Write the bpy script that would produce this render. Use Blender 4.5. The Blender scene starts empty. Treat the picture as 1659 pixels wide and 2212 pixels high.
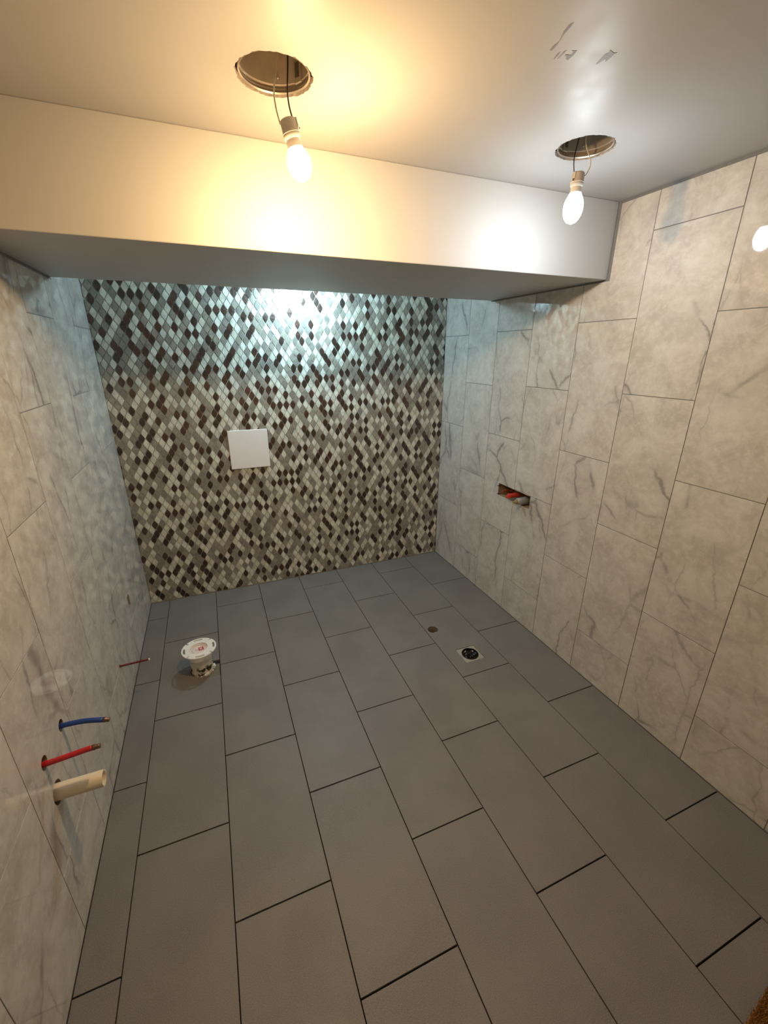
import bpy, bmesh, math, random
from mathutils import Matrix, Vector, Euler
random.seed(11)
S = bpy.context.scene
COL = S.collection

# ------------------------------------------------------------------ camera
W, ZC, ZS = 2.2742, 2.2615, 1.9700          # room width, ceiling, soffit underside
YSF, YSB, YF = -1.4096, -0.5532, -3.75      # soffit front, soffit back, wall behind the camera
CAM = Vector((0.56404, -3.00458, 1.66078))
RT = Vector((0.92729584, -0.37432762, 0.0011208))
UP = Vector((0.13032354, 0.32564541, 0.93646721))
FW = Vector((0.35091052, 0.86823609, -0.35075334))
cd = bpy.data.cameras.new('camera')
cd.sensor_fit = 'VERTICAL'; cd.sensor_height = 36.0; cd.lens = 911.685 / 2212.0 * 36.0
cd.clip_start = 0.01
cam = bpy.data.objects.new('camera', cd); COL.objects.link(cam)
M = Matrix((RT, UP, -FW)).transposed().to_4x4(); M.translation = CAM
cam.matrix_world = M
S.camera = cam

# ------------------------------------------------------------------ world and exposure
w = bpy.data.worlds.new('world'); S.world = w; w.use_nodes = True
w.node_tree.nodes['Background'].inputs[0].default_value = (0.9, 0.95, 1.0, 1)
w.node_tree.nodes['Background'].inputs[1].default_value = 0.0
S.view_settings.view_transform = 'Standard'; S.view_settings.look = 'None'
S.view_settings.gamma = 1.0; S.view_settings.use_curve_mapping = False
S.view_settings.exposure = 1.22
S.cycles.max_bounces = 16; S.cycles.diffuse_bounces = 10; S.cycles.glossy_bounces = 8

WARM = ((1.0, 0.65, 0.30), 690.0, 0.09)      # colour, strength, share emitted towards the base
COOL = ((0.84, 0.94, 1.0), 160.0, 0.09)
DAY = ((0.52, 0.83, 1.0), 640.0, 0.09)

# ------------------------------------------------------------------ materials
def nodes(name):
    m = bpy.data.materials.new(name); m.use_nodes = True
    nt = m.node_tree; b = nt.nodes['Principled BSDF']
    return m, nt, b
def N(nt, t, **kw):
    n = nt.nodes.new(t)
    for k, v in kw.items():
        if k in ('operation', 'blend_type', 'data_type', 'feature', 'noise_dimensions', 'interpolation_type', 'clamp'): setattr(n, k, v)
        else: n.inputs[k].default_value = v
    return n
def noise(nt, vec, scale, detail=4, rough=0.55, dist=0.0):
    n = N(nt, 'ShaderNodeTexNoise', Scale=scale, Detail=detail, Roughness=rough, Distortion=dist)
    if vec: nt.links.new(vec, n.inputs['Vector'])
    return n.outputs['Fac']
def rng(nt, v, a, b, c=0.0, d=1.0, smooth=True):
    n = nt.nodes.new('ShaderNodeMapRange'); n.interpolation_type = 'SMOOTHSTEP' if smooth else 'LINEAR'
    nt.links.new(v, n.inputs[0]); n.inputs[1].default_value = a; n.inputs[2].default_value = b
    n.inputs[3].default_value = c; n.inputs[4].default_value = d
    return n.outputs[0]
def math2(nt, op, a, b=None):
    n = nt.nodes.new('ShaderNodeMath'); n.operation = op
    for i, v in enumerate((a, b)):
        if v is None: continue
        if isinstance(v, (int, float)): n.inputs[i].default_value = v
        else: nt.links.new(v, n.inputs[i])
    return n.outputs[0]
def mix(nt, fac, a, b, blend='MIX'):
    n = nt.nodes.new('ShaderNodeMix'); n.data_type = 'RGBA'; n.blend_type = blend
    if isinstance(fac, (int, float)): n.inputs[0].default_value = fac
    else: nt.links.new(fac, n.inputs[0])
    for i, v in ((6, a), (7, b)):
        if isinstance(v, tuple): n.inputs[i].default_value = (*v, 1)
        else: nt.links.new(v, n.inputs[i])
    return n.outputs[2]
def bump(nt, b, h, strength, dist=0.002):
    n = N(nt, 'ShaderNodeBump', Strength=strength, Distance=dist)
    nt.links.new(h, n.inputs['Height']); nt.links.new(n.outputs[0], b.inputs['Normal'])
def simple(name, col, rough=0.5, metal=0.0, nscale=60.0, var=0.12, bs=0.0, spec=0.5):
    m, nt, b = nodes(name)
    pos = nt.nodes.new('ShaderNodeNewGeometry').outputs['Position']
    f = noise(nt, pos, nscale)
    lo = tuple(c * (1 - var) for c in col); hi = tuple(min(1, c * (1 + var)) for c in col)
    nt.links.new(mix(nt, f, lo, hi), b.inputs['Base Color'])
    b.inputs['Roughness'].default_value = rough; b.inputs['Metallic'].default_value = metal
    b.inputs['Specular IOR Level'].default_value = spec
    if bs: bump(nt, b, f, bs)
    return m
def emit(name, col, s, back):
    m, nt, b = nodes(name)
    b.inputs['Base Color'].default_value = (0.9, 0.9, 0.9, 1)
    b.inputs['Emission Color'].default_value = (*col, 1)
    # the lamp's chips face its tip: the globe glows strongest there and faintly towards its base
    sep = nt.nodes.new('ShaderNodeSeparateXYZ')
    nt.links.new(nt.nodes.new('ShaderNodeTexCoord').outputs['Normal'], sep.inputs[0])     # globe's own axis, tip = +z
    nt.links.new(rng(nt, sep.outputs[2], -0.20, 0.85, back * s, s), b.inputs['Emission Strength'])
    return m

def marble(name, warmth):
    m, nt, b = nodes(name)
    oc = nt.nodes.new('ShaderNodeTexCoord').outputs['Object']
    oi = nt.nodes.new('ShaderNodeObjectInfo').outputs['Random']
    off = nt.nodes.new('ShaderNodeVectorMath'); off.operation = 'SCALE'
    off.inputs[0].default_value = (37.0, 53.0, 71.0); nt.links.new(oi, off.inputs[3])
    add = nt.nodes.new('ShaderNodeVectorMath'); add.operation = 'ADD'
    nt.links.new(oc, add.inputs[0]); nt.links.new(off.outputs[0], add.inputs[1])
    v = add.outputs[0]
    # veins: crackle network, bent by noise and slanted across the tile, kept only in patches
    ns = N(nt, 'ShaderNodeTexNoise', Scale=6.0, Detail=5.0, Roughness=0.6); nt.links.new(v, ns.inputs['Vector'])
    dv = nt.nodes.new('ShaderNodeVectorMath'); dv.operation = 'MULTIPLY_ADD'
    nt.links.new(ns.outputs['Color'], dv.inputs[0]); dv.inputs[1].default_value = (0.11, 0.11, 0.0); nt.links.new(v, dv.inputs[2])
    def vein(sc, rot, st, wd, msc, mlo, mhi, seed):
        mp = nt.nodes.new('ShaderNodeMapping'); mp.inputs['Rotation'].default_value = (0, 0, math.radians(rot))
        mp.inputs['Scale'].default_value = (1.0, st, 1.0); mp.inputs['Location'].default_value = (seed, seed * 1.7, 0)
        nt.links.new(dv.outputs[0], mp.inputs['Vector'])
        vo = N(nt, 'ShaderNodeTexVoronoi', feature='DISTANCE_TO_EDGE', Scale=sc); nt.links.new(mp.outputs[0], vo.inputs['Vector'])
        mv = nt.nodes.new('ShaderNodeVectorMath'); mv.operation = 'ADD'; nt.links.new(v, mv.inputs[0]); mv.inputs[1].default_value = (seed * 3, seed, 0)
        mask = rng(nt, noise(nt, mv.outputs[0], msc, 3, 0.55), mlo, mhi)
        thin = rng(nt, vo.outputs['Distance'], 0.0, wd, 1.0, 0.0); soft = rng(nt, vo.outputs['Distance'], 0.0, wd * 5, 1.0, 0.0)
        return math2(nt, 'MULTIPLY', thin, mask), math2(nt, 'MULTIPLY', soft, mask)
    t1, s1 = vein(3.4, 42, 0.45, 0.022, 3.2, 0.46, 0.62, 0.0)
    t2, s2 = vein(5.5, -40, 0.42, 0.026, 3.6, 0.49, 0.64, 7.0)
    cloud = noise(nt, v, 7.0, 8, 0.68, 0.6)
    fine = noise(nt, v, 38.0, 5, 0.65)
    c = mix(nt, rng(nt, cloud, 0.32, 0.68), (0.46 * warmth, 0.42, 0.365), (0.62, 0.58, 0.515))
    c = mix(nt, rng(nt, fine, 0.42, 0.72, 0.0, 0.5), c, (0.69, 0.66, 0.605))
    c = mix(nt, math2(nt, 'MULTIPLY', s1, 0.40), c, (0.42, 0.38, 0.355))
    c = mix(nt, math2(nt, 'MULTIPLY', s2, 0.28), c, (0.44, 0.41, 0.385))
    c = mix(nt, math2(nt, 'MULTIPLY', t2, 0.42), c, (0.25, 0.22, 0.205))
    c = mix(nt, math2(nt, 'MULTIPLY', t1, 0.60), c, (0.16, 0.135, 0.125))
    nt.links.new(c, b.inputs['Base Color'])
    b.inputs['Roughness'].default_value = 0.03
    b.inputs['Specular IOR Level'].default_value = 0.55
    bump(nt, b, noise(nt, v, 3.0, 2), 0.04, 0.004)
    return m
MARBLE = marble('marble_glaze', 1.02)

def floor_mat():
    m, nt, b = nodes('dark_porcelain')
    pos = nt.nodes.new('ShaderNodeNewGeometry').outputs['Position']
    oi = nt.nodes.new('ShaderNodeObjectInfo').outputs['Random']
    big = noise(nt, pos, 4.0, 3); grain = noise(nt, pos, 420.0, 3, 0.7)
    c = mix(nt, rng(nt, big, 0.35, 0.65), (0.140, 0.124, 0.112), (0.178, 0.158, 0.143))
    c = mix(nt, math2(nt, 'MULTIPLY', oi, 0.25), c, (0.160, 0.148, 0.140))
    c = mix(nt, rng(nt, grain, 0.38, 0.62, 0.0, 0.55), c, (0.29, 0.265, 0.245))
    nt.links.new(c, b.inputs['Base Color'])
    b.inputs['Roughness'].default_value = 0.52; b.inputs['Specular IOR Level'].default_value = 0.45
    bump(nt, b, grain, 0.12, 0.0006)
    return m
FLOORM = floor_mat()

def paint(name, col, rough, spec=0.3):
    m, nt, b = nodes(name); b.inputs['Specular IOR Level'].default_value = spec
    pos = nt.nodes.new('ShaderNodeNewGeometry').outputs['Position']
    f = noise(nt, pos, 3.0, 3); g = noise(nt, pos, 160.0, 3, 0.6)
    nt.links.new(mix(nt, f, tuple(c * 0.97 for c in col), col), b.inputs['Base Color'])
    nt.links.new(rng(nt, noise(nt, pos, 14.0, 4), 0.3, 0.7, rough - 0.03, rough + 0.04), b.inputs['Roughness'])
    bump(nt, b, g, 0.10, 0.0008)
    return m
CEIL = paint('ceiling_paint', (0.52, 0.51, 0.50), 0.50, 0.24)
SOFF = CEIL                                  # the soffit carries the same paint
SCUFF = simple('scuffed_paint', (0.24, 0.22, 0.208), 0.6, var=0.25, nscale=90)
BOARD = simple('cement_board', (0.19, 0.18, 0.17), 0.9, nscale=90, var=0.2)
MORTARBED = simple('dark_mortar_bed', (0.022, 0.018, 0.014), 0.95, nscale=120, var=0.3)
GROUT = simple('mosaic_grout', (0.40, 0.38, 0.34), 0.85, nscale=150, var=0.15)
DRY = simple('drywall', (0.62, 0.60, 0.57), 0.8, var=0.05)

def glass_tile(name, col, metal, rough, wav):
    m, nt, b = nodes(name)
    pos = nt.nodes.new('ShaderNodeNewGeometry').outputs['Position']
    f = noise(nt, pos, 26.0, 3); g = noise(nt, pos, 62.0, 2, 0.5)
    lo = tuple(c * 0.80 for c in col); hi = tuple(min(1, c * 1.18) for c in col)
    nt.links.new(mix(nt, rng(nt, f, 0.3, 0.7), lo, hi), b.inputs['Base Color'])
    b.inputs['Metallic'].default_value = metal; b.inputs['Roughness'].default_value = rough
    b.inputs['Specular IOR Level'].default_value = 0.3 if metal == 0 else 0.5
    b.inputs['Coat Weight'].default_value = 0.9; b.inputs['Coat Roughness'].default_value = 0.06
    h = N(nt, 'ShaderNodeBump', Strength=wav, Distance=0.004)
    nt.links.new(g, h.inputs['Height'])
    nt.links.new(h.outputs[0], b.inputs['Coat Normal']); nt.links.new(h.outputs[0], b.inputs['Normal'])
    return m
GT = [glass_tile('pale_glass', (0.68, 0.66, 0.56), 0.0, 0.30, 0.10),
      glass_tile('ivory_glass', (0.60, 0.57, 0.46), 0.0, 0.30, 0.16),
      glass_tile('taupe_glass', (0.32, 0.285, 0.225), 0.08, 0.35, 0.35),
      glass_tile('grey_taupe_glass', (0.26, 0.235, 0.195), 0.08, 0.35, 0.45),
      glass_tile('dark_brown_glass', (0.11, 0.062, 0.046), 0.78, 0.42, 0.55),
      glass_tile('black_brown_glass', (0.075, 0.048, 0.036), 0.72, 0.42, 0.45)]

WHITEPLATE = simple('white_gloss_plastic', (0.90, 0.85, 0.83), 0.3, var=0.03)
PVCW = simple('white_pvc', (0.88, 0.85, 0.80), 0.32, var=0.06, nscale=30)
PVCC = simple('cream_pvc', (0.78, 0.67, 0.50), 0.3, var=0.05, nscale=30)
BLUE = simple('blue_pex', (0.016, 0.055, 0.26), 0.28, var=0.15)
RED = simple('red_pex', (0.50, 0.016, 0.022), 0.28, var=0.15)
DKRED = simple('dark_red_tube', (0.16, 0.018, 0.016), 0.3, var=0.25)
COPPER = simple('tarnished_copper', (0.20, 0.11, 0.075), 0.4, 0.7, var=0.35, nscale=90)
REDCAP = simple('red_plastic', (0.60, 0.055, 0.035), 0.35, var=0.1)
BRONZE = simple('rusty_copper', (0.36, 0.10, 0.055), 0.35, 0.45, var=0.25)
CHROME = simple('grey_metal', (0.46, 0.45, 0.46), 0.35, 0.45, var=0.25, nscale=50)
BRASS = simple('brass', (0.52, 0.42, 0.20), 0.3, 0.85, var=0.1)
STEEL = simple('galvanised_steel', (0.46, 0.40, 0.33), 0.28, 0.6, var=0.3, nscale=22)
STEELD = simple('dark_steel', (0.16, 0.145, 0.125), 0.4, 0.8, var=0.3)
STEELL = simple('bright_steel', (0.62, 0.58, 0.52), 0.25, 0.9, var=0.1)
SOCKET = simple('grey_porcelain', (0.52, 0.48, 0.42), 0.55, var=0.12)
COLLAR = simple('bulb_collar', (0.72, 0.66, 0.60), 0.45, var=0.05)
WIREW = simple('white_wire', (0.66, 0.60, 0.48), 0.4)
WIREB = simple('black_wire', (0.012, 0.011, 0.011), 0.35)
BLACK = simple('black_rubber', (0.008, 0.008, 0.009), 0.22, var=0.3)
BAG = simple('black_plastic_film', (0.010, 0.010, 0.011), 0.16, var=0.4)
MORTAR = simple('grey_mortar', (0.36, 0.33, 0.28), 0.9, nscale=140, var=0.3, bs=0.5)
PATCH = simple('dull_mortar', (0.17, 0.155, 0.115), 0.9, nscale=100, var=0.3, bs=0.4)
REDPRINT = simple('red_print', (0.52, 0.05, 0.06), 0.4)
GREYPRINT = simple('grey_print', (0.45, 0.38, 0.34), 0.4)
RAW = simple('raw_drywall_edge', (0.46, 0.40, 0.34), 0.9, nscale=160, var=0.35, bs=0.5)
MAT = simple('brown_pile', (0.34, 0.155, 0.035), 0.9, nscale=240, var=0.5)

def stained_pipe():
    m, nt, b = nodes('stained_pvc')
    pos = nt.nodes.new('ShaderNodeNewGeometry').outputs['Position']
    sep = nt.nodes.new('ShaderNodeSeparateXYZ'); nt.links.new(pos, sep.inputs[0])
    n = noise(nt, pos, 34.0, 4, 0.6); n2 = noise(nt, pos, 16.0, 3)
    c = mix(nt, rng(nt, n2, 0.35, 0.7), (0.66, 0.62, 0.52), (0.76, 0.72, 0.63))
    low = rng(nt, math2(nt, 'ADD', sep.outputs[2], math2(nt, 'MULTIPLY', n2, 0.05)), 0.062, 0.085, 1.0, 0.0)
    dirt = math2(nt, 'MULTIPLY', rng(nt, n, 0.47, 0.53), low)
    c = mix(nt, dirt, c, (0.035, 0.032, 0.018))
    nt.links.new(c, b.inputs['Base Color']); b.inputs['Roughness'].default_value = 0.5
    return m
STAINED = stained_pipe()
PLUGM = simple('pinkish_plastic', (0.80, 0.68, 0.62), 0.4, var=0.05)

# ------------------------------------------------------------------ mesh helpers
def mesh(name, verts, faces, mats=(), smooth=False, fm=None):
    me = bpy.data.meshes.new(name); me.from_pydata([tuple(v) for v in verts], [], faces)
    for m in mats: me.materials.append(m)
    if fm: me.polygons.foreach_set('material_index', fm)
    if smooth: me.polygons.foreach_set('use_smooth', [True] * len(me.polygons))
    me.update(); return me
def link(name, me, parent=None, mw=None):
    o = bpy.data.objects.new(name, me); COL.objects.link(o)
    if parent: o.parent = parent
    if mw is not None: o.matrix_basis = mw
    return o
def tag(o, label, cat, group=None):
    o['label'] = label; o['category'] = cat
    if group: o['group'] = group
    return o
def struct(o, label=None, cat=None):
    o['kind'] = 'structure'
    if label: o['label'] = label
    if cat: o['category'] = cat
    return o
def thing(name, loc, label, cat, group=None):
    o = bpy.data.objects.new(name, None); COL.objects.link(o); o.location = loc
    o.empty_display_size = 0.05
    return tag(o, label, cat, group)
def box(a, b):
    (x0, y0, z0), (x1, y1, z1) = a, b
    v = [(x0,y0,z0),(x1,y0,z0),(x1,y1,z0),(x0,y1,z0),(x0,y0,z1),(x1,y0,z1),(x1,y1,z1),(x0,y1,z1)]
    f = [(0,3,2,1),(4,5,6,7),(0,1,5,4),(1,2,6,5),(2,3,7,6),(3,0,4,7)]
    return v, f
def boxmesh(name, a, b, mat, bev=0.0, seg=2):
    v, f = box(a, b); me = mesh(name, v, f, [mat])
    if bev:
        bm = bmesh.new(); bm.from_mesh(me)
        bmesh.ops.bevel(bm, geom=bm.edges[:], offset=bev, segments=seg, affect='EDGES', profile=0.5)
        bm.to_mesh(me); bm.free()
    return me
def tile_mesh(name, wd, hg, t, mat, ch=0.0012):
    """chamfered slab centred on the local origin, face at z=0 looking +z"""
    a, b = wd / 2, hg / 2
    v = []
    for z, i in ((-t, 0), (-ch, 0), (0, ch)):
        v += [(-a + i, -b + i, z), (a - i, -b + i, z), (a - i, b - i, z), (-a + i, b - i, z)]
    f = [(3, 2, 1, 0), (8, 9, 10, 11)]
    for r in (0, 4):
        for k in range(4): f.append((r + k, r + (k + 1) % 4, r + 4 + (k + 1) % 4, r + 4 + k))
    return mesh(name, v, f, [mat])
def lathe(name, prof, n, mat, axis=None, smooth=True, cap=(True, True)):
    """revolve (r, z) pairs about local z"""
    v, f = [], []
    for r, z in prof:
        for k in range(n):
            a = 2 * math.pi * k / n; v.append((r * math.cos(a), r * math.sin(a), z))
    for i in range(len(prof) - 1):
        for k in range(n):
            f.append((i * n + k, i * n + (k + 1) % n, (i + 1) * n + (k + 1) % n, (i + 1) * n + k))
    if cap[0]: f.append(tuple(reversed(range(n))))
    if cap[1]: f.append(tuple((len(prof) - 1) * n + k for k in range(n)))
    me = mesh(name, v, f, [mat])
    if smooth:
        for p in me.polygons: p.use_smooth = len(p.vertices) == 4
        me.set_sharp_from_angle(angle=math.radians(35))
    return me
def tube(name, pts, rad, mat, n=8, cap=True):
    pts = [Vector(p) for p in pts]; v, f = [], []
    rads = rad if isinstance(rad, (list, tuple)) else [rad] * len(pts)
    prev = None
    for i, p in enumerate(pts):
        d = (pts[min(i + 1, len(pts) - 1)] - pts[max(i - 1, 0)]).normalized()
        if prev is None: u = d.orthogonal().normalized()
        else: u = (prev - d * prev.dot(d)).normalized()
        prev = u; w2 = d.cross(u)
        for k in range(n):
            a = 2 * math.pi * k / n; v.append(p + (u * math.cos(a) + w2 * math.sin(a)) * rads[i])
    for i in range(len(pts) - 1):
        for k in range(n):
            f.append((i * n + k, i * n + (k + 1) % n, (i + 1) * n + (k + 1) % n, (i + 1) * n + k))
    if cap: f += [tuple(reversed(range(n))), tuple((len(pts) - 1) * n + k for k in range(n))]
    me = mesh(name, v, f, [mat])
    for p in me.polygons: p.use_smooth = len(p.vertices) == 4
    return me
def spline(ctrl, per=8):
    """Catmull-Rom through the control points"""
    P = [Vector(c) for c in ctrl]; P = [P[0] * 2 - P[1]] + P + [P[-1] * 2 - P[-2]]
    out = []
    for i in range(1, len(P) - 2):
        for k in range(per):
            t = k / per; a, b, c, d = P[i - 1:i + 3]
            out.append(0.5 * (2 * b + (c - a) * t + (2 * a - 5 * b + 4 * c - d) * t * t + (3 * b - a - 3 * c + d) * t ** 3))
    out.append(P[-2]); return out
def cutter(me):
    o = bpy.data.objects.new('cutter', me); COL.objects.link(o); return o
def cut(o, cutters):
    """apply boolean differences and keep the plain mesh"""
    for c in cutters:
        m = o.modifiers.new('cut', 'BOOLEAN'); m.operation = 'DIFFERENCE'; m.object = c; m.solver = 'EXACT'
    bpy.context.view_layer.update()
    dg = bpy.context.evaluated_depsgraph_get()
    me = bpy.data.meshes.new_from_object(o.evaluated_get(dg))
    o.modifiers.clear(); o.data = me
AX_X = Matrix.Rotation(math.radians(90), 4, 'Y')       # local z -> world +x

# ------------------------------------------------------------------ cutters for holes
jag = random.Random(5)
def jagged_disc(cx, cy, r, amp, z0, z1, n=72):
    ph = [jag.uniform(0, 6.28) for _ in range(4)]
    v = []
    for z in (z0, z1):
        for k in range(n):
            a = 2 * math.pi * k / n
            rr = r + amp * (math.sin(7 * a + ph[0]) * 0.4 + math.sin(13 * a + ph[1]) * 0.4 + math.sin(29 * a + ph[2]) * 0.5)
            v.append((cx + rr * math.cos(a), cy + rr * math.sin(a), z))
    f = [tuple(reversed(range(n))), tuple(range(n, 2 * n))] + [(k, (k + 1) % n, n + (k + 1) % n, n + k) for k in range(n)]
    return mesh('cut', v, f)
def disc_x(x0, x1, y, z, r, n=28, sq=1.0):
    v = []
    for x in (x0, x1):
        for k in range(n):
            a = 2 * math.pi * k / n; v.append((x, y + r * math.cos(a), z + r * sq * math.sin(a)))
    f = [tuple(range(n)), tuple(reversed(range(n, 2 * n)))] + [((k + 1) % n, k, n + k, n + (k + 1) % n) for k in range(n)]
    me = mesh('cut', v, f); bm = bmesh.new(); bm.from_mesh(me); bmesh.ops.recalc_face_normals(bm, faces=bm.faces); bm.to_mesh(me); bm.free()
    return me
def boxcut(a, b): return cutter(mesh('cut', *box(a, b)))
CANS = [(0.803, -1.735), (1.755, -1.727), (1.170, -0.285)]
c_ceil = [cutter(jagged_disc(x, y, 0.0875, 0.0026, ZC - 0.05, ZC + 0.06)) for x, y in CANS]
c_soff_r = boxcut((W - 0.2, YSF - 0.018, ZS - 0.007), (W + 0.03, YSB + 0.006, ZC + 0.2))
c_soff_l = boxcut((-0.03, YSF - 0.013, ZS - 0.010), (0.2, YSB + 0.006, ZC + 0.2))
c_niche = boxcut((W - 0.05, -1.111, 0.782), (W + 0.115, -0.801, 0.862))
c_left = [cutter(disc_x(-0.09, 0.05, -1.690, 0.566, 0.0190)), cutter(disc_x(-0.09, 0.05, -1.840, 0.577, 0.0205)),
          cutter(disc_x(-0.09, 0.05, -1.829, 0.447, 0.0340, sq=1.06)), cutter(disc_x(-0.09, 0.05, -1.002, 0.249, 0.0095)),
          boxcut((-0.07, -0.590, 0.320), (0.05, -0.540, 0.392))]
c_floor = [cutter(jagged_disc(1.710, -1.011, 0.033, 0.0004, -0.07, 0.05)),
           boxcut((1.742, -1.360, -0.07), (1.866, -1.238, 0.05)),
           boxcut((0.345, -0.932, -0.05), (0.46, -0.800, 0.05)), cutter(jagged_disc(0.337, -0.853, 0.062, 0.0012, -0.12, 0.05))]

# ------------------------------------------------------------------ structure: floor
floor = struct(link('floor', boxmesh('floor', (-0.15, YF - 0.1, -0.12), (W + 0.15, 0.15, -0.0085), MORTARBED)))
cut(floor, [cutter(jagged_disc(1.710, -1.011, 0.030, 0.0004, -0.09, 0.05)), cutter(jagged_disc(1.804, -1.299, 0.046, 0.001, -0.10, 0.05))])
PW, FL = 0.308, 0.6297
XL = [0.0025] + [0.1205 + i * PW for i in range(7)] + [W - 0.0025]
YC = [-0.2237, -0.5209, -0.2174, -0.5214, -0.2042, -0.5068, -0.1919, -0.5037]
GX, GY = 0.0034, 0.0048
rt_ = random.Random(3)
cache = {}
for c in range(8):
    x0, x1 = XL[c] + (GX / 2 if c else 0), XL[c + 1] - (GX / 2 if c < 7 else 0)
    ys = [-0.004]; y = YC[c]
    while y > YF: ys.append(y); y -= FL
    ys.append(YF + 0.003)
    for i in range(len(ys) - 1):
        ya, yb = ys[i] - (GY / 2 if i else 0), ys[i + 1] + (GY / 2 if i + 2 < len(ys) else 0)
        key = (round(x1 - x0, 4), round(ya - yb, 4))
        if key not in cache: cache[key] = tile_mesh('floor_tile', x1 - x0, ya - yb, 0.0084, FLOORM, 0.0006)
        mw = Matrix.Translation(((x0 + x1) / 2, (ya + yb) / 2, 0)) @ Euler((rt_.gauss(0, 0.0006), rt_.gauss(0, 0.0008), 0)).to_matrix().to_4x4()
        o = link('floor_tile', cache[key], floor, mw)
        if c == 6 and yb < -1.2 < ya: o.data = o.data.copy(); cut(o, c_floor[:2])
        if c == 1 and yb < -0.85 < ya: o.data = o.data.copy(); cut(o, c_floor[2:])

# ------------------------------------------------------------------ structure: side walls
CAVITY = simple('cavity_wood', (0.30, 0.21, 0.13), 0.9, var=0.3)
def side_wall(name, right, yl, zj):
    if right: a, b = (W + 0.0014, YF - 0.1, -0.12), (W + 0.15, 0.15, ZC + 0.25)
    else: a, b = (-0.15, YF - 0.1, -0.12), (-0.0014, 0.15, ZC + 0.25)
    wall = struct(link(name, boxmesh(name, a, b, BOARD)))
    cut(wall, [c_niche] if right else c_left)
    wall.data.materials.append(CAVITY)          # bare framing inside the openings
    for p in wall.data.polygons:
        if p.center.z > 0.1 and (0.0016 < p.center.x - W < 0.149 if right else -0.149 < p.center.x < -0.0016) and YF < p.center.y < 0.1 and p.center.z < 1.0: p.material_index = 1
    G, HL = 0.0030, 0.6211
    cuts = [c_soff_r, c_niche] if right else [c_soff_l] + c_left
    if right: rot = Matrix(((0, 0, -1), (1, 0, 0), (0, 1, 0)))     # local x->?, face -x
    for c in range(len(yl) - 1):
        ya, yb = yl[c] - G / 2, yl[c + 1] + G / 2
        zs = []; z = zj[c]
        while z < ZC - 0.03: z += HL
        while z > 0.02: 
            if z < ZC - 0.02: zs.append(z)
            z -= HL
        zs = [ZC - 0.011] + zs + [0.003]
        for i in range(len(zs) - 1):
            za, zb = zs[i] - (G / 2 if i else 0), zs[i + 1] + (G / 2 if i + 2 < len(zs) else 0)
            me = tile_mesh('wall_tile', ya - yb, za - zb, 0.0015, MARBLE, 0.0004)
            cy, cz = (ya + yb) / 2, (za + zb) / 2
            if right: R = Matrix(((0, 0, -1), (-1, 0, 0), (0, 1, 0)))
            else: R = Matrix(((0, 0, 1), (1, 0, 0), (0, 1, 0)))
            mw = R.to_4x4(); mw.translation = (W if right else 0.0, cy, cz)
            mw = mw @ Euler((rt_.gauss(0, 0.0008), rt_.gauss(0, 0.0012), 0)).to_matrix().to_4x4()
            o = link('wall_tile', me, wall, mw)
            hits = []
            for k in cuts:
                bb = [k.matrix_world @ Vector(q) for q in k.bound_box]
                if min(q.y for q in bb) < ya and max(q.y for q in bb) > yb and min(q.z for q in bb) < za and max(q.z for q in bb) > zb: hits.append(k)
            # tiles wholly inside the soffit's footprint do not exist
            if yb >= YSF - 0.012 and ya <= YSB + 0.006 and zb >= ZS - 0.012:
                bpy.data.objects.remove(o); continue
            if hits: cut(o, hits)
    return wall
yr = [-0.002, -0.3215, -0.6392, -0.9587, -1.2841, -1.5994, -1.9192, -2.2364, -2.5543, -2.873, -3.192, -3.511, YF]
zr = [1.7814, 1.4721, 1.7885, 1.4863, 1.8019, 1.4956, 1.8034, 1.493, 1.80, 1.49, 1.80, 1.49]
wall_r = side_wall('wall_right', True, yr, zr)
ylf = [-0.002, -0.335, -0.658, -0.977, -1.298, -1.631, -1.951, -2.273, -2.595, -2.917, -3.239, -3.561, YF]
zl = [1.788, 1.481, 1.799, 1.482, 1.806, 1.496, 1.813, 1.50, 1.81, 1.50, 1.81, 1.50]
wall_l = side_wall('wall_left', False, ylf, zl)

# ------------------------------------------------------------------ structure: mosaic wall
wall_b = struct(link('wall_back', boxmesh('wall_back', (-0.15, 0.0038, -0.12), (W + 0.15, 0.15, ZC + 0.25), GROUT)))
HP, VP = 0.0445, 0.034
a_, b_ = HP / 2, VP
def leaf(inset):
    """leaf outline: rounded flanks, drawn-out points at top and bottom"""
    q = []
    for k in range(4):
        t = k / 4
        q.append((a_ * 0.775 * math.cos(math.pi * t / 2) ** 1.38, b_ * 0.955 * t))
    q.append((0.0, b_ * 0.955))
    pts = [(x, z) for x, z in q] + [(-x, z) for x, z in reversed(q[:-1])]
    pts += [(x, -z) for x, z in [(-x, z) for x, z in q[1:]]] + [(x, -z) for x, z in reversed(q[1:-1])]
    pts = [(x * (1 - inset / (a_ * 0.775)), z * (1 - inset * 1.6 / b_)) for x, z in pts]
    return list(reversed(pts))
O_OUT, O_IN = leaf(0.0), leaf(0.0012)
def lozenge():
    """vertices (x, y, z) with the face towards -y"""
    n = len(O_OUT)
    v = [(x, 0.0040, z) for x, z in O_OUT] + [(x, 0.0, z) for x, z in O_IN] + [(0, -0.0005, 0)]
    f = [(k, n + k, n + (k + 1) % n, (k + 1) % n) for k in range(n)]
    f += [(n + k, 2 * n, n + (k + 1) % n) for k in range(n)]
    return v, f
LV_, LF_ = lozenge()
protos = [mesh('mosaic_tile', LV_, LF_, [m]) for m in GT]
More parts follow.
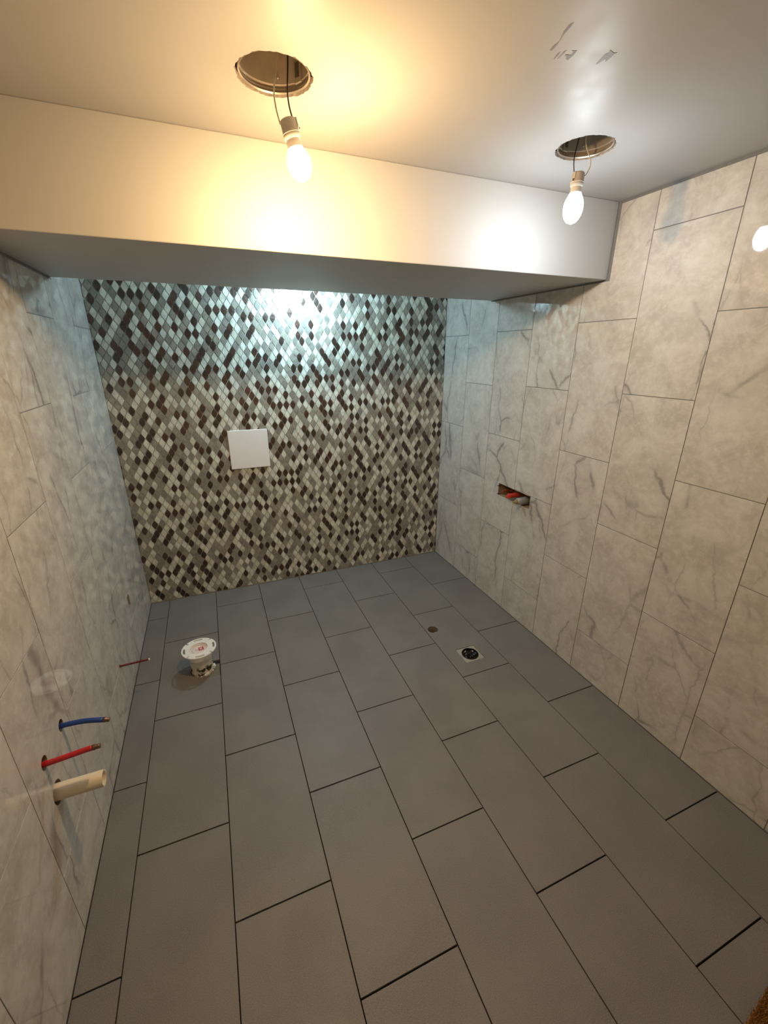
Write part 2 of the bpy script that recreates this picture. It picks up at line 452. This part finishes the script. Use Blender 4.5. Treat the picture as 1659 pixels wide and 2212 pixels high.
def area(cx, cz):
    P = []
    for dx, dz in ((a_, 0), (0, -b_), (-a_, 0), (0, b_)):
        d = Vector((cx + dx, 0, cz + dz)) - CAM; k = d.dot(FW); P.append((d.dot(RT) / k, d.dot(UP) / k))
    return abs(sum(P[i][0] * P[(i + 1) % 4][1] - P[(i + 1) % 4][0] * P[i][1] for i in range(4)))
tiles = []; kind = {}
rm = random.Random(21)
for r in range(-26, 46):
    z = 0.8212 + r * VP
    for c in range(-15, 40):
        x = 0.5881 + c * HP + (HP / 2 if r % 2 else 0)
        if x < -a_ + 0.003 or x > W + a_ - 0.003 or z < -b_ + 0.006 or z > ZC + b_ - 0.004: continue
        u = rm.random()
        near = [kind.get((r - 1, c + d)) for d in ((0, 1) if r % 2 else (-1, 0))] + [kind.get((r, c - 1))]
        for _ in range(3):
            cls = 0 if u < 0.37 else (1 if u < 0.73 else 2)
            if near.count(cls) >= (2 if cls == 2 else 3): u = rm.random()
        kind[(r, c)] = 0 if u < 0.37 else (1 if u < 0.73 else 2)
        k = (0 if rm.random() < 0.6 else 1) if u < 0.37 else ((2 if rm.random() < 0.55 else 3) if u < 0.73 else (4 if rm.random() < 0.5 else 5))
        whole = a_ < x < W - a_ and b_ + 0.004 < z < ZC - b_
        tiles.append([area(x, z), x, z, k, whole, rm.gauss(0, 0.010), rm.gauss(0, 0.010)])
shown = sorted([t for t in tiles if t[4] and t[2] < 2.0 and not (0.62 < t[1] < 0.94 and 0.88 < t[2] < 1.21)], reverse=True)[:300]
ids = set(id(t) for t in shown)
sv, sf, sm = [], [], []
for t in tiles:
    _, x, z, k, whole, rx, rz = t
    R = Euler((rx, 0, rz)).to_matrix()
    if id(t) in ids:
        mw = R.to_4x4(); mw.translation = (x, 0, z)
        link('mosaic_tile', protos[k], wall_b, mw)
    else:
        base = len(sv)
        for v in LV_:
            p = R @ Vector(v)
            sv.append((min(max(p.x + x, 0.0012), W - 0.0012), p.y, min(max(p.z + z, 0.005), ZC - 0.002)))
        sf += [tuple(base + i for i in f) for f in LF_]; sm += [k] * len(LF_)
st = link('mosaic_tiles', mesh('mosaic_tiles', sv, sf, GT, fm=sm), wall_b); st['kind'] = 'stuff'

# ------------------------------------------------------------------ structure: ceiling, soffit, wall behind the camera
ceil = struct(link('ceiling', boxmesh('ceiling', (-0.0012, YF, ZC), (W + 0.0012, 0.0038, ZC + 0.0125), CEIL)))
ceil.data.materials.append(RAW)
cut(ceil, c_ceil)
for p in ceil.data.polygons:
    if abs(p.normal.z) < 0.5 and all((Vector((p.center.x - x, p.center.y - y)).length < 0.12) or True for x, y in CANS):
        if any(Vector((p.center.x - x, p.center.y - y)).length < 0.12 for x, y in CANS): p.material_index = 1
sof = struct(link('ceiling_soffit', boxmesh('ceiling_soffit', (-0.0012, YSF, ZS), (W + 0.0012, YSB, ZC), SOFF, 0.003, 2)),
             'cream painted boxed beam below the ceiling in front of the mosaic wall', 'soffit')
struct(link('wall_front', boxmesh('wall_front', (-0.0012, YF - 0.1, -0.0085), (W + 0.0012, YF, ZC), DRY)))
# scuffs on the ceiling paint
def scuff(pts):
    n = len(pts); v = [(x, y, ZC + 0.0002) for x, y in pts] + [(x, y, ZC - 0.0004) for x, y in pts]
    f = [tuple(range(n)), tuple(reversed(range(n, 2 * n)))] + [(k, n + k, n + (k + 1) % n, (k + 1) % n) for k in range(n)]
    me = mesh('scuff_mark', v, f, [SCUFF]); bm = bmesh.new(); bm.from_mesh(me)
    bmesh.ops.recalc_face_normals(bm, faces=bm.faces); bm.to_mesh(me); bm.free()
    link('scuff_mark', me, ceil)
scuff([(1.3138, -2.1255), (1.3101, -2.1173), (1.314, -2.0992), (1.3265, -2.0732), (1.3244, -2.0594), (1.3276, -2.0451), (1.3324, -2.0448), (1.3314, -2.0556), (1.3281, -2.0696), (1.3198, -2.0904), (1.3189, -2.1012), (1.3164, -2.116)])
scuff([(1.3523, -2.0506), (1.3513, -2.041), (1.3559, -2.0251), (1.3577, -2.0271), (1.3558, -2.0382)])
scuff([(1.3608, -2.0597), (1.3582, -2.053), (1.3625, -2.029), (1.3642, -2.0321), (1.3629, -2.048)])
scuff([(1.3822, -2.065), (1.3716, -2.0618), (1.3789, -2.0591), (1.3802, -2.0493), (1.3693, -2.0472), (1.3698, -2.0438), (1.3785, -2.0415), (1.3785, -2.0367), (1.3874, -2.0343), (1.3862, -2.0517)])
scuff([(1.466, -2.0934), (1.4596, -2.0896), (1.4444, -2.0937), (1.4497, -2.0856), (1.4467, -2.0798), (1.4495, -2.0668), (1.4552, -2.0472), (1.4577, -2.0494), (1.459, -2.0634), (1.4616, -2.0681), (1.468, -2.0598), (1.4675, -2.0681), (1.4659, -2.0782), (1.4639, -2.0867)])

for c in list(COL.objects):
    if c.name.startswith('cutter'): bpy.data.objects.remove(c)

# ------------------------------------------------------------------ recessed cans
def can(x, y, turn, label):
    t = thing('recessed_light_can', (x, y, ZC), label, 'light fixture', 'empty recessed light cans')
    t.rotation_euler = (0, 0, turn)
    R, H = 0.0815, 0.125
    prof = [(0.030, H), (R - 0.012, H), (R - 0.003, H - 0.006), (R - 0.002, 0.022), (R + 0.0015, 0.020), (R + 0.0015, 0.016), (R - 0.001, 0.013), (R - 0.001, 0.004),
            (R + 0.0006, 0.004), (R + 0.0006, 0.012), (R + 0.003, 0.016), (R + 0.003, 0.021), (R, 0.024), (R, H - 0.004), (R - 0.010, H + 0.002), (0.030, H + 0.002)]
    link('housing', lathe('housing', prof, 56, STEEL, cap=(True, True)), t)
    lip = [(R - 0.0035, 0.0055), (R - 0.0005, 0.0030), (R + 0.0012, 0.0045), (R - 0.0005, 0.0075), (R - 0.0035, 0.0055)]
    link('rim', lathe('rim', lip, 56, STEEL, cap=(False, False)), t)
    # inner bracket with slot and screw, seen on the far wall
    br = boxmesh('bracket', (-0.011, R - 0.008, 0.016), (0.011, R - 0.003, 0.075), STEEL, 0.001, 1); b = link('bracket', br, t)
    link('slot', boxmesh('slot', (-0.006, R - 0.0095, 0.026), (0.006, R - 0.0075, 0.054), STEELD), b)
    link('screw', lathe('screw', [(0.0045, 0), (0.0045, 0.003), (0.003, 0.0045)], 12, STEELL), b,
         Matrix.Translation((0, R - 0.0085, 0.063)) @ Matrix.Rotation(math.radians(90), 4, 'X'))
    for a in (2.3, -0.6, 0.75):
        link('rivet', lathe('rivet', [(0.0035, 0), (0.0035, 0.0015), (0.002, 0.0028)], 10, STEELL), t,
             Matrix.Rotation(a, 4, 'Z') @ Matrix.Translation((R - 0.0035, 0, 0.034)) @ Matrix.Rotation(math.radians(-90), 4, 'Y'))
    return t
can(*CANS[0], math.radians(-58), 'empty steel recessed can in the ceiling above the warm hanging bulb')
can(*CANS[1], math.radians(8), 'empty steel recessed can in the ceiling above the cool bulb near marble wall')
can(*CANS[2], 0.3, 'empty steel recessed can in the ceiling behind the soffit')

# ------------------------------------------------------------------ hanging bulbs
def bulb(top, tip, light, wires, label, spin=0.0, dome_r=0.0295, up=None):
    top, tip = Vector(top), Vector(tip)
    t = thing('hanging_bulb', top, label, 'light bulb', 'bare bulbs hanging from the ceiling cans')
    d = tip - top; L = d.length
    q = d.to_track_quat('Z', 'Y').to_matrix().to_4x4() @ Matrix.Rotation(spin, 4, 'Z')
    sk = [(0.004, 0.0), (0.0165, 0.001), (0.0190, 0.004), (0.0195, 0.026), (0.0205, 0.028), (0.0200, 0.036), (0.0178, 0.040)]
    s = link('lamp_socket', lathe('lamp_socket', sk, 20, SOCKET), t, q)
    link('socket_clip', boxmesh('socket_clip', (-0.005, 0.0170, 0.002), (0.005, 0.0218, 0.020), SOCKET, 0.001, 1), s)
    link('screw', lathe('screw', [(0.003, 0), (0.003, 0.002)], 10, STEELD), s, Matrix.Translation((0, 0.0215, 0.0235)) @ Matrix.Rotation(math.radians(-90), 4, 'X'))
    link('seam_ring', lathe('seam_ring', [(0.0190, 0.0262), (0.0212, 0.0270), (0.0212, 0.0288), (0.0190, 0.0296)], 20, SOCKET, cap=(False, False)), s)
    cl = [(0.0150, 0.036), (0.0165, 0.040), (0.0170, 0.050), (0.0185, 0.056), (0.0175, 0.058)]
    b = link('bulb', lathe('bulb', cl, 24, COLLAR, cap=(False, False)), t, q)
    z0 = 0.056; H = L - z0; prof = []
    for k in range(15):
        u = k / 14
        if u < 0.45: r = 0.0172 + (dome_r - 0.0172) * math.sin(u / 0.45 * math.pi / 2)
        else: r = dome_r * math.sqrt(max(0, 1 - ((u - 0.45) / 0.55) ** 2)) if u < 1 else 0.0012
        prof.append((r, z0 + H * u))
    link('globe', lathe('globe', prof, 24, emit('lit_globe', *light), cap=(False, True)), b)
    for nm, m, pts in wires:
        link(nm, tube(nm, spline([Vector(p) - top for p in pts]), 0.0018, m, 6), t)
    return t
y = -1.745
bulb((0.824, y, 2.183), (0.857, y, 2.064), WARM,
     [('white_wire', WIREW, [(0.812, -1.74, 2.384), (0.811, y, 2.296), (0.798, y, 2.235), (0.799, y, 2.202), (0.807, y, 2.168)]),
      ('black_wire', WIREB, [(0.836, -1.74, 2.384), (0.834, y, 2.297), (0.829, y, 2.237), (0.831, y, 2.207), (0.840, y, 2.176)])],
     'warm glowing bulb on two thin wires beside the orange-lit soffit', spin=0.3)
y = -1.700
bulb((1.768, y, 2.210), (1.762, y, 2.067), COOL,
     [('black_wire', WIREB, [(1.742, -1.73, 2.384), (1.750, y, 2.292), (1.742, y, 2.242), (1.751, y, 2.200)]),
      ('white_wire', WIREW, [(1.768, -1.73, 2.384), (1.779, y, 2.298), (1.811, y, 2.245), (1.803, y, 2.213), (1.786, y, 2.198)])],
     'cool white glowing bulb on two wires near the marble tiled wall', spin=-0.2, dome_r=0.031)
bulb((1.172, -0.285, 2.170), (1.170, -0.283, 2.038), DAY,
     [('black_wire', WIREB, [(1.16, -0.285, 2.384), (1.150, -0.285, 2.29), (1.148, -0.285, 2.22), (1.155, -0.285, 2.160)]),
      ('white_wire', WIREW, [(1.18, -0.285, 2.384), (1.194, -0.285, 2.29), (1.197, -0.285, 2.22), (1.189, -0.285, 2.160)])],
     'daylight bulb hidden behind the soffit in front of the mosaic wall')

# ------------------------------------------------------------------ white square plate on the mosaic
pl = link('cover_plate', boxmesh('cover_plate', (-0.1295, -0.010, -0.1315), (0.1295, 0.0, 0.1315), WHITEPLATE, 0.003, 2),
          None, Matrix.Translation((0.7795, -0.0003, 1.0485)))
tag(pl, 'plain white square cover plate fixed on the brown mosaic wall', 'cover plate')

# ------------------------------------------------------------------ toilet flange on its riser
fx, fy, fz = 0.337, -0.853, 0.146
fl = thing('toilet_flange', (fx, fy, 0.0), 'white plastic toilet flange on a stained pipe stub in the floor', 'toilet flange')
rp = [(0.0535, -0.075), (0.0535, fz - 0.012), (0.0572, fz - 0.012), (0.0572, 0.030), (0.0578, 0.020), (0.0572, -0.075), (0.0535, -0.075)]
riser = link('riser_pipe', lathe('riser_pipe', rp, 40, STAINED, cap=(False, False)), fl)
link('hub', lathe('hub', [(0.0574, fz - 0.052), (0.0600, fz - 0.050), (0.0606, fz - 0.009), (0.066, fz - 0.009), (0.050, fz - 0.008), (0.0574, fz - 0.052)], 40, PVCW, cap=(False, False)), fl)
def ring2d(name, outer, holes, z0, th, mat):
    cu = bpy.data.curves.new(name, 'CURVE'); cu.dimensions = '2D'; cu.fill_mode = 'BOTH'; cu.extrude = th / 2; cu.bevel_depth = 0.0006; cu.bevel_resolution = 0
    for loop in [outer] + holes:
        sp = cu.splines.new('POLY'); sp.points.add(len(loop) - 1); sp.use_cyclic_u = True
        for p, (x, yy) in zip(sp.points, loop): p.co = (x, yy, 0, 1)
    o = bpy.data.objects.new(name, cu); COL.objects.link(o); bpy.context.view_layer.update()
    me = bpy.data.meshes.new_from_object(o.evaluated_get(bpy.context.evaluated_depsgraph_get()))
    bpy.data.objects.remove(o); me.name = name; me.materials.clear(); me.materials.append(mat)
    me.transform(Matrix.Translation((0, 0, z0 + th / 2)))
    return me
outer = []
ROT = math.radians(20)
notch = [ROT + math.radians(a) for a in (28, 118, 208, 298)]
for k in range(240):
    a = 2 * math.pi * k / 240
    r = 0.0885
    for nn in notch:
        dd = (a - nn + math.pi) % (2 * math.pi) - math.pi
        if abs(dd) < 0.030: r = 0.0705
    outer.append((r * math.cos(a), r * math.sin(a)))
def arcslot(a0, a1, r0, r1, n=10):
    p = [(r0 * math.cos(a0 + (a1 - a0) * k / n), r0 * math.sin(a0 + (a1 - a0) * k / n)) for k in range(n + 1)]
    return p + [(r1 * math.cos(a1 - (a1 - a0) * k / n), r1 * math.sin(a1 - (a1 - a0) * k / n)) for k in range(n + 1)]
holes = [[(0.0485 * math.cos(2 * math.pi * k / 48), 0.0485 * math.sin(2 * math.pi * k / 48)) for k in range(48)]]
for nn in notch:
    holes.append(arcslot(nn + math.radians(28), nn + math.radians(64), 0.0700, 0.0812))
    for da in (14, 74):
        a = nn + math.radians(da); cx, cy = 0.0765 * math.cos(a), 0.0765 * math.sin(a)
        holes.append([(cx + 0.0022 * math.cos(2 * math.pi * k / 10), cy + 0.0022 * math.sin(2 * math.pi * k / 10)) for k in range(10)])
link('flange_ring', ring2d('flange_ring', outer, holes, fz - 0.008, 0.008, PVCW), fl)
link('inner_collar', lathe('inner_collar', [(0.0490, fz - 0.002), (0.0485, fz + 0.0030), (0.0455, fz + 0.0035), (0.0440, fz + 0.0020), (0.0430, fz - 0.013), (0.0490, fz - 0.016), (0.0490, fz - 0.002)], 48, PVCW, cap=(False, False)), fl)
plug = link('test_plug', lathe('test_plug', [(0.0440, fz - 0.012), (0.0385, fz - 0.011), (0.0370, fz - 0.004), (0.0335, fz - 0.0035), (0.0325, fz - 0.0085), (0.001, fz - 0.0085)], 48, PLUGM, cap=(False, False)), fl)
def printbox(nm, x0, y0, x1, y1, m, zt):
    link(nm, boxmesh(nm, (x0, y0, fz - 0.009), (x1, y1, zt), m), plug, Matrix.Rotation(math.radians(8), 4, 'Z'))
printbox('red_print', -0.002, -0.014, 0.023, 0.016, REDPRINT, fz - 0.0079)
for r_ in ((0.0045, -0.009, 0.0075, 0.011), (0.0125, -0.009, 0.0155, 0.003), (0.0075, -0.001, 0.0125, 0.002), (0.0110, 0.005, 0.0150, 0.011)):
    printbox('white_letter', *r_, PVCW, fz - 0.0075)
for k, (xx, h) in enumerate(((-0.020, 0.006), (-0.015, 0.009), (-0.010, 0.007), (-0.005, 0.010))):
    printbox('grey_letter', xx, -h, xx + 0.0022, h * 0.6, GREYPRINT, fz - 0.0079)
# mortar fill beside the pipe
mp = link('mortar_patch', boxmesh('mortar_patch', (0.345, -0.929, -0.0085), (0.4255, -0.832, -0.0012), PATCH, 0.001, 1), floor)
rp_ = random.Random(9)
for k in range(9):
    a = math.radians(-115 + k * 17 + rp_.uniform(-5, 5)); r = 0.060 + rp_.uniform(-0.001, 0.003); s = rp_.uniform(0.005, 0.011)
    me = mesh('plaster_crumb', *box((-s, -s * 0.5, -s * 0.6), (s, s * 0.5, s * 0.6)), [PVCW if k % 2 else MORTAR])
    for v in me.vertices: v.co += Vector((rp_.uniform(-1, 1), rp_.uniform(-1, 1), rp_.uniform(-1, 1))) * s * 0.35
    link('plaster_crumb', me, riser, Matrix.Translation((r * math.cos(a), r * math.sin(a), s * 0.45)) @ Matrix.Rotation(a + 1.57, 4, 'Z'))

# ------------------------------------------------------------------ shower drain body and inspection hole
dr = thing('floor_drain', (1.804, -1.299, 0.0), 'square cut floor drain stuffed with black plastic', 'floor drain')
def drain_plate():
    n = 32; v = []; f = []
    sqp = []
    for k in range(n):
        a = 2 * math.pi * k / n; c_, s_ = math.cos(a), math.sin(a); m_ = max(abs(c_), abs(s_)); sqp.append((0.0605 * c_ / m_, 0.0595 * s_ / m_))
    for z, pts in ((-0.020, sqp), (-0.0025, sqp), (-0.0025, [(0.0475 * math.cos(2 * math.pi * k / n), 0.0475 * math.sin(2 * math.pi * k / n)) for k in range(n)]), (-0.030, [(0.0465 * math.cos(2 * math.pi * k / n), 0.0465 * math.sin(2 * math.pi * k / n)) for k in range(n)])):
        v += [(x, yy, z) for x, yy in pts]
    for r in range(3):
        for k in range(n): f.append((r * n + k, r * n + (k + 1) % n, (r + 1) * n + (k + 1) % n, (r + 1) * n + k))
    return mesh('mortar_surround', v, f, [MORTAR])
link('mortar_surround', drain_plate(), dr)
link('drain_throat', lathe('drain_throat', [(0.0455, -0.085), (0.0455, 0.002), (0.0478, 0.0035), (0.0495, 0.001), (0.0480, -0.004), (0.0475, -0.085)], 40, BLACK, cap=(False, False)), dr)
def crumpled(rad, z0, amp, seed):
    n, m = 22, 9; v = []; f = []; rr = random.Random(seed)
    for i in range(m):
        for k in range(n):
            a = 2 * math.pi * k / n; r = rad * (i / (m - 1)) if i else 0.0005
            v.append((r * math.cos(a), r * math.sin(a), z0 + (rr.uniform(-amp, amp) if 0 < i < m - 1 else 0)))
    for i in range(m - 1):
        for k in range(n): f.append((i * n + k, (i + 1) * n + k, (i + 1) * n + (k + 1) % n, i * n + (k + 1) % n))
    return mesh('plastic_film', v, f, [BAG])
bag = link('plastic_film', crumpled(0.0456, -0.010, 0.006, 4), dr)
ho = thing('inspection_hole', (1.710, -1.011, 0.0), 'small round pipe hole in the tile next to the drain', 'pipe hole')
link('sleeve', lathe('sleeve', [(0.0296, -0.085), (0.0296, -0.010), (0.0325, -0.0095), (0.0325, -0.0085), (0.0280, -0.0085), (0.0280, -0.085)], 28, simple('brown_pipe', (0.22, 0.17, 0.11), 0.5), cap=(False, False)), ho)
link('pipe_end', lathe('pipe_end', [(0.001, -0.070), (0.0279, -0.070)], 24, simple('pipe_plug', (0.30, 0.27, 0.22), 0.8), cap=(False, False)), ho)
link('paper_scrap', mesh('paper_scrap', *box((-0.010, -0.030, -0.016), (0.014, -0.019, -0.010)), [PVCW]), ho)

# ------------------------------------------------------------------ pipes in the left wall
def stub(name, root, pts, rad, mat, label, cat, endmat=None, endlen=2, group=None, n=16):
    t = thing(name, root, label, cat, group)
    P = [p - Vector(root) for p in spline(pts, 6)]
    body = link('tube', tube('tube', P[:-endlen] if endmat else P, rad, mat, n), t)
    if endmat:
        e = P[-endlen - 1:]
        link('cut_end', tube('cut_end', e, [rad * 0.98, rad * 1.06] + [rad * 0.86] * (len(e) - 2), endmat, 10), t)
    return t
stub('supply_pipe', (0, -1.690, 0.562), [(-0.06, -1.690, 0.558), (0.0, -1.690, 0.563), (0.055, -1.690, 0.560), (0.100, -1.691, 0.549), (0.128, -1.691, 0.540)], 0.0080, BLUE,
     'blue plastic water supply stub poking out of the marble wall', 'water pipe', COPPER, 4, 'supply stubs in the left wall')
stub('supply_pipe', (0, -1.840, 0.573), [(-0.06, -1.840, 0.568), (0.0, -1.840, 0.572), (0.06, -1.839, 0.577), (0.105, -1.838, 0.581), (0.136, -1.838, 0.581)], 0.0080, RED,
     'red plastic water supply stub above the cream drain pipe', 'water pipe', COPPER, 4, 'supply stubs in the left wall')
dp = thing('drain_pipe', (0, -1.829, 0.447), 'cream plastic drain pipe stub projecting from the marble wall', 'drain pipe')
link('pipe', lathe('pipe', [(0.0205, 0.118), (0.0238, 0.118), (0.0243, 0.1165), (0.0243, -0.085), (0.0203, -0.085), (0.0203, 0.1165), (0.0205, 0.118)], 36, PVCC, cap=(False, False)), dp, AX_X)
tn = stub('thin_tube', (0, -1.002, 0.248), [(-0.05, -1.002, 0.245), (0.0, -1.002, 0.2475), (0.06, -1.003, 0.250), (0.125, -1.004, 0.252)], 0.0050, DKRED,
          'thin dark red tube sticking out of the wall behind the flange', 'water pipe', None, n=12)
link('white_tip', tube('white_tip', [(0.124, -0.002, 0.004), (0.129, -0.002, 0.0042)], 0.0056, PVCW, 12), tn)
ob = thing('outlet_box', (-0.009, -0.565, 0.356), 'dark open electrical box cut into the marble wall near mosaic', 'outlet box')
def openbox():
    v = []
    for x in (-0.050, 0.004):
        v += [(x, -0.0235, -0.0345), (x, 0.0235, -0.0345), (x, 0.0235, 0.0345), (x, -0.0235, 0.0345)]
    f = [(0, 1, 2, 3)] + [(k, 4 + k, 4 + (k + 1) % 4, (k + 1) % 4) for k in range(4)]
    return mesh('box_shell', v, f, [simple('grey_steel_box', (0.30, 0.29, 0.28), 0.7)])
link('box_shell', openbox(), ob)

# ------------------------------------------------------------------ shower valve rough-in in the right wall
sv_ = thing('shower_valve', (W, -0.955, 0.822), 'shower valve rough-in with red caps inside the slot in marble wall', 'shower valve')
def xlathe(nm, prof, n, m, yy, zz):   # profile z runs into the room (towards -x)
    return link(nm, lathe(nm, prof, n, m, cap=(True, True)), sv_, Matrix.Translation((0, yy + 0.955, zz - 0.822)) @ Matrix.Rotation(math.radians(-90), 4, 'Y'))
xlathe('stem', [(0.0225, -0.075), (0.0225, -0.03), (0.0240, -0.028), (0.0225, 0.025), (0.0195, 0.034), (0.0170, 0.040)], 12, CHROME, -1.040, 0.812)
xlathe('stem_tip', [(0.0150, 0.040), (0.0150, 0.046), (0.0120, 0.047), (0.0120, 0.052), (0.0080, 0.054), (0.0035, 0.068)], 14, BRASS, -1.040, 0.812)
xlathe('red_cap', [(0.0155, -0.045), (0.0160, 0.020), (0.0155, 0.034), (0.0130, 0.040)], 20, REDCAP, -0.948, 0.819)
xlathe('cap_collar', [(0.0125, -0.075), (0.0170, -0.070), (0.0170, -0.0455), (0.0125, -0.045)], 20, BRASS, -0.948, 0.819)
xlathe('copper_stub', [(0.0100, -0.055), (0.0100, 0.002), (0.0085, 0.006)], 16, BRONZE, -0.853, 0.822)
xlathe('white_ring', [(0.0105, -0.062), (0.0110, -0.056), (0.0105, -0.050)], 16, STEELL, -0.853, 0.822)
link('valve_body', boxmesh('valve_body', (0.080, -0.145, -0.030), (0.112, 0.135, 0.030), BRONZE, 0.006, 2), sv_)
for zz in (0.846, 0.790):
    link('mounting_pin', tube('mounting_pin', [(0.010, 0.144, zz - 0.822), (-0.012, 0.152, zz - 0.822)], 0.0022, BLACK, 6), sv_)

# ------------------------------------------------------------------ brown mat by the doorway
mt = thing('floor_mat', (1.85, -3.06, 0.0), 'brown fuzzy mat lying on the dark floor tiles', 'mat')
mt.rotation_euler = (0, 0, math.radians(8.0))
MWD, MDP = 0.62, 0.50
link('mat_base', boxmesh('mat_base', (-MWD / 2, -MDP / 2, 0.0), (MWD / 2, MDP / 2, 0.008), MAT, 0.003, 1), mt)
rf = random.Random(2); fv, ff = [], []
for k in range(26000):
    x = rf.uniform(-MWD / 2, MWD / 2); yy = MDP / 2 - abs(rf.gauss(0, 0.16))
    if yy < -MDP / 2: continue
    h = rf.uniform(0.010, 0.018); a = rf.uniform(0, 6.28); lx, ly = math.cos(a) * 0.006, math.sin(a) * 0.006; wx, wy = -math.sin(a) * 0.0012, math.cos(a) * 0.0012
    b0 = len(fv)
    fv += [(x - wx, yy - wy, 0.007), (x + wx, yy + wy, 0.007), (x + lx, yy + ly, 0.007 + h)]; ff.append((b0, b0 + 1, b0 + 2))
pile = link('pile', mesh('pile', fv, ff, [MAT]), mt); pile['kind'] = 'stuff'
